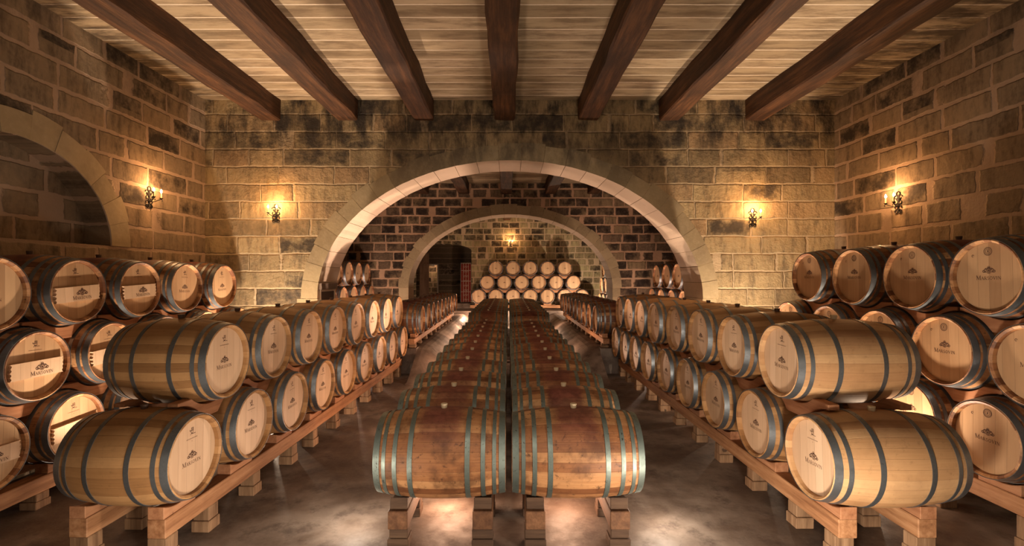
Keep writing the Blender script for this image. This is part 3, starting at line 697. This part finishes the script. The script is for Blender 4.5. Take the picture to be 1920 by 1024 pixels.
# single-tier side rows beyond the near arch
SL = [10.5 + .757 * k for k in range(10)]; SR = [10.5 + .75 * k for k in range(10)]; sz = H - .94
for i, y in enumerate(SL): barrel('old', -1.865 - .475, y, sz, 0, f'barrel on the low plinth, {ORD[i]} in the far left single row', 'barrels in the far left single row', 'small', lite=True)
for i, y in enumerate(SR): barrel('old', 1.89 + .475, y, sz, pi, f'barrel on the low plinth, {ORD[i]} in the far right single row', 'barrels in the far right single row', 'small', lite=True)
PZT = H - 1.53
rack('pine rail rack under the far left single row', None, -2.34, 10.5, 0, [y - 10.5 for y in SL], sz, PZT, (-.33, 7.1), [-.2 + .72 * k for k in range(10)], rh=.11)
rack('pine rail rack under the far right single row', None, 2.365, 10.5, 0, [y - 10.5 for y in SR], sz, PZT, (-.33, 7.1), [-.15 + .72 * k for k in range(10)], rh=.11)
# side stacks in the second bay
def three(tag, xc, face, ybs, z3, pre, kd='old'):
    a = ybs; m = [(p + q) / 2 for p, q in zip(a, a[1:])]; t = [(p + q) / 2 for p, q in zip(m, m[1:])]
    stack(tag, lambda y: xc, 0, face, [(f'bottom tier {pre}', z3[0], a), (f'middle tier {pre}', z3[1], m), (f'top tier {pre}', z3[2], t)], kd, 'small', 'barrels stacked ' + pre, lite=True, saddle_front_only=True)
    rack('pine rail rack ' + pre, None, xc, a[0], 0, [y - a[0] for y in a], z3[0], 0, (-.35, a[-1] - a[0] + .35), [-.2 + 1.0 * k for k in range(int(a[-1] - a[0]) + 1)])
three('in the second bay, left', -(4.05 + .475), 1, [10.66 + .79 * k for k in range(6)], (H - 1.2, H - .565, H + .07), 'by the left wall beyond the near arch')
three('in the second bay, right', 3.98 + .475, -1, [10.55 + .79 * k for k in range(5)], (H - 1.26, H - .63, H - .0), 'by the right wall beyond the near arch')
three('in the third bay, right', 3.72 + .475, -1, [17.3, 18.06, 18.82, 19.55], (H - 1.0, H - .37, H + .26), 'by the right wall beyond the second arch')

# rear stack: heads towards the viewer
rb = [-1.30 + .755 * k for k in range(7)]; rm = [(p + q) / 2 for p, q in zip(rb, rb[1:])]; rt = [(p + q) / 2 for p, q in zip(rm, rm[1:])]
yc = 20.95 + .475
tz = [H - .885, H - .28, H + .335]
for ti, (xs_, z, tn) in enumerate(((rb, tz[0], 'bottom'), (rm, tz[1], 'middle'), (rt, tz[2], 'top'))):
    for i, x in enumerate(xs_):
        barrel('old' if ti < 2 else 'old', x, yc, z, -pi / 2, f'barrel facing the viewer, {ORD[i]} from the left on the {tn} tier of the rear stack', 'barrels of the rear stack', 'small', lite=True)
        if ti: saddle(x, yc - .30, z, -pi / 2, .3775, .3775, z - tz[ti - 1], f'pine cradle block under the {ORD[i]} barrel of the {tn} tier of the rear stack', 'cradle blocks of the rear stack')
rr_ = rack('low timber rack under the rear stack', None, rb[0], yc, -pi / 2, [x - rb[0] for x in rb], tz[0], FZ, (-.38, 4.95), [], rh=.13)

# ------------------------------------------------------------------ wall sconces
def sconce(x, y, z, rz, label, e=20, spread=.07):
    """local +y points into the wall; -y out of it"""
    r = thing('wall_sconce', label, 'wall lamp', (x, y, z), rz, 'candle sconces on the cellar walls')
    b = B(); b.box(-.012, .012, -.012, 0, -.13, .12)
    def sc(cx, cz, rr, a0, a1, n=12): 
        b.tube([(cx + rr * (1 - .55 * i / n) * cos(math.radians(a0 + (a1 - a0) * i / n)), -.010, cz + rr * (1 - .55 * i / n) * sin(math.radians(a0 + (a1 - a0) * i / n))) for i in range(n + 1)], .0065)
    for s_ in (-1, 1):
        sc(s_ * .034, .085, .034, 0 if s_ > 0 else 180, 330 if s_ > 0 else -150); sc(s_ * .038, .018, .036, 90, 90 + s_ * 330); sc(s_ * .038, -.052, .036, -90, -90 - s_ * 330); sc(s_ * .032, -.112, .030, 90, 90 - s_ * 340)
    b.tube([(.03 * cos(q / 10 * 2 * pi), -.01, .135 + .03 * sin(q / 10 * 2 * pi)) for q in range(11)], .0065)
    link('backplate', b.mesh('backplate', m_iron), r)
    for s_ in (-1, 1):
        ex, ey = s_ * spread, -.125
        b = B(); b.tube([(0, -.01, -.03), (ex * .3, -.05, -.045), (ex * .7, -.1, -.02), (ex, ey, .0), (ex * 1.05, ey - .02, -.022), (ex * .95, ey - .01, -.035)], .0055)
        a = link('arm', b.mesh('arm', m_iron), r)
        b = B(); b.zlathe([(.0001, 0), (.014, .0), (.022, .012), (.026, .014), (.0001, .014)], ex, ey, 12); link('candle_cup', b.mesh('candle_cup', m_iron), a)
        b = B(); b.zlathe([(.010, .012), (.010, .085), (.0001, .088)], ex, ey, 12); link('candle_sleeve', b.mesh('candle_sleeve', m_candle, True), r)
        b = B(); b.zlathe([(.0001, .086), (.008, .09), (.013, .103), (.009, .122), (.0001, .14)], ex, ey, 12)
        link('flame_bulb', b.mesh('flame_bulb', m_flame, True), r)
    wx, wy = -.20 * sin(-rz), -.20 * cos(rz)
    lamp(x + wx, y + wy, z + .17, e, (1, .50, .20), .05)
sconce(XL, 6.66, H + 1.08, pi / 2, 'iron candle sconce with two glowing bulbs on the left side wall')
sconce(XR, 6.60, H + 1.0, -pi / 2, 'iron candle sconce with two glowing bulbs on the right side wall')
sconce(-3.82, W1, H + 1.02, 0, 'iron candle sconce with two bulbs on the arch wall, left of the near arch')
sconce(4.02, W1, H + .95, 0, 'iron candle sconce with two bulbs on the arch wall, right of the near arch')
sconce(.12, W3, H + 1.50, 0, 'small glowing sconce on the rear wall above the barrel stack', 22)

# ------------------------------------------------------------------ small things
# framed hatch with a ledge on the left jamb of the near arch
hx = A1[0] - A1[1] + .004
t = thing('wall_hatch', 'white-framed dark panel under a ledge on the left jamb of the near arch', 'hatch', (hx, 8.3, H - 1.0))
b = B(); b.box(0, .012, -.30, .30, 0, .74); link('panel', b.mesh('panel', m_dboard), t)
b = B()
for y0_, y1_, z0_, z1_ in ((-.33, -.30, 0, .74), (.30, .33, 0, .74), (-.33, .33, .74, .77)): b.box(0, .022, y0_, y1_, z0_, z1_)
link('frame', b.mesh('frame', m_white), t)
b = B(); b.box(0, .05, -.36, .38, .775, .88); link('ledge', b.mesh('ledge', m_shelf), t)
# iron gate with red cloth behind, in the rear doorway
gx, gy = -1.98, W3 + .45
t = thing('iron_gate', 'narrow scrolled iron gate panel at the right of the rear doorway', 'gate', (gx, gy, FZ + .22))
b = B()
for x_ in (-.24, -.12, 0, .12, .24): b.tube([(x_, 0, 0), (x_, 0, 1.85)], .010)
for z_ in (.02, .5, 1.0, 1.5, 1.84): b.tube([(-.25, 0, z_), (.25, 0, z_)], .010)
for i in range(8):
    for s_ in (-1, 1):
        b.tube([(s_ * .06 + .05 * (1 - q * .06) * cos(q * .6), 0, .12 + .22 * i + .05 * (1 - q * .06) * sin(q * .6)) for q in range(10)], .007)
link('scrollwork', b.mesh('scrollwork', m_white), t)
b = B(); b.box(-.27, -.24, -.02, .02, 0, 1.88); b.box(.24, .27, -.02, .02, 0, 1.88); link('gate_frame', b.mesh('gate_frame', m_iron), t)
b = B(); n = 24
vs = [(-.25 + .5 * i / n, .06 + .02 * sin(i * 1.3), z_) for z_ in (0, 1.8) for i in range(n + 1)] + [(-.25 + .5 * i / n, .075 + .02 * sin(i * 1.3), z_) for z_ in (0, 1.8) for i in range(n + 1)]
m_ = n + 1
b.add(vs, [(i, i + 1, i + 1 + m_, i + m_) for i in range(n)] + [(i + 2 * m_, i + 1 + 2 * m_, i + 1 + 3 * m_, i + 3 * m_) for i in range(n)] + [(i, i + 1, i + 1 + 2 * m_, i + 2 * m_) for i in range(n)] + [(i + m_, i + 1 + m_, i + 1 + 3 * m_, i + 3 * m_) for i in range(n)])
o = link('red_cloth', b.mesh('red_cloth', m_red), None, (gx, gy, FZ + .221)); o['label'] = 'deep red cloth hanging behind the iron gate in the rear doorway'; o['category'] = 'curtain'
# open timber door leaf standing in the left of the doorway
t = thing('door_leaf', 'open timber door leaf at the left of the rear doorway', 'door', (-3.98, W3 + .75, FZ + .222), .2)
b = B(); b.box(-.22, .22, -.03, .03, 0, 2.3); link('door_panel', b.mesh('door_panel', m_door), t)
b = B(); b.box(-.235, .235, -.045, -.03, .3, .4); b.box(-.235, .235, -.045, -.03, 1.8, 1.9); link('door_ledge', b.mesh('door_ledge', m_door), t)
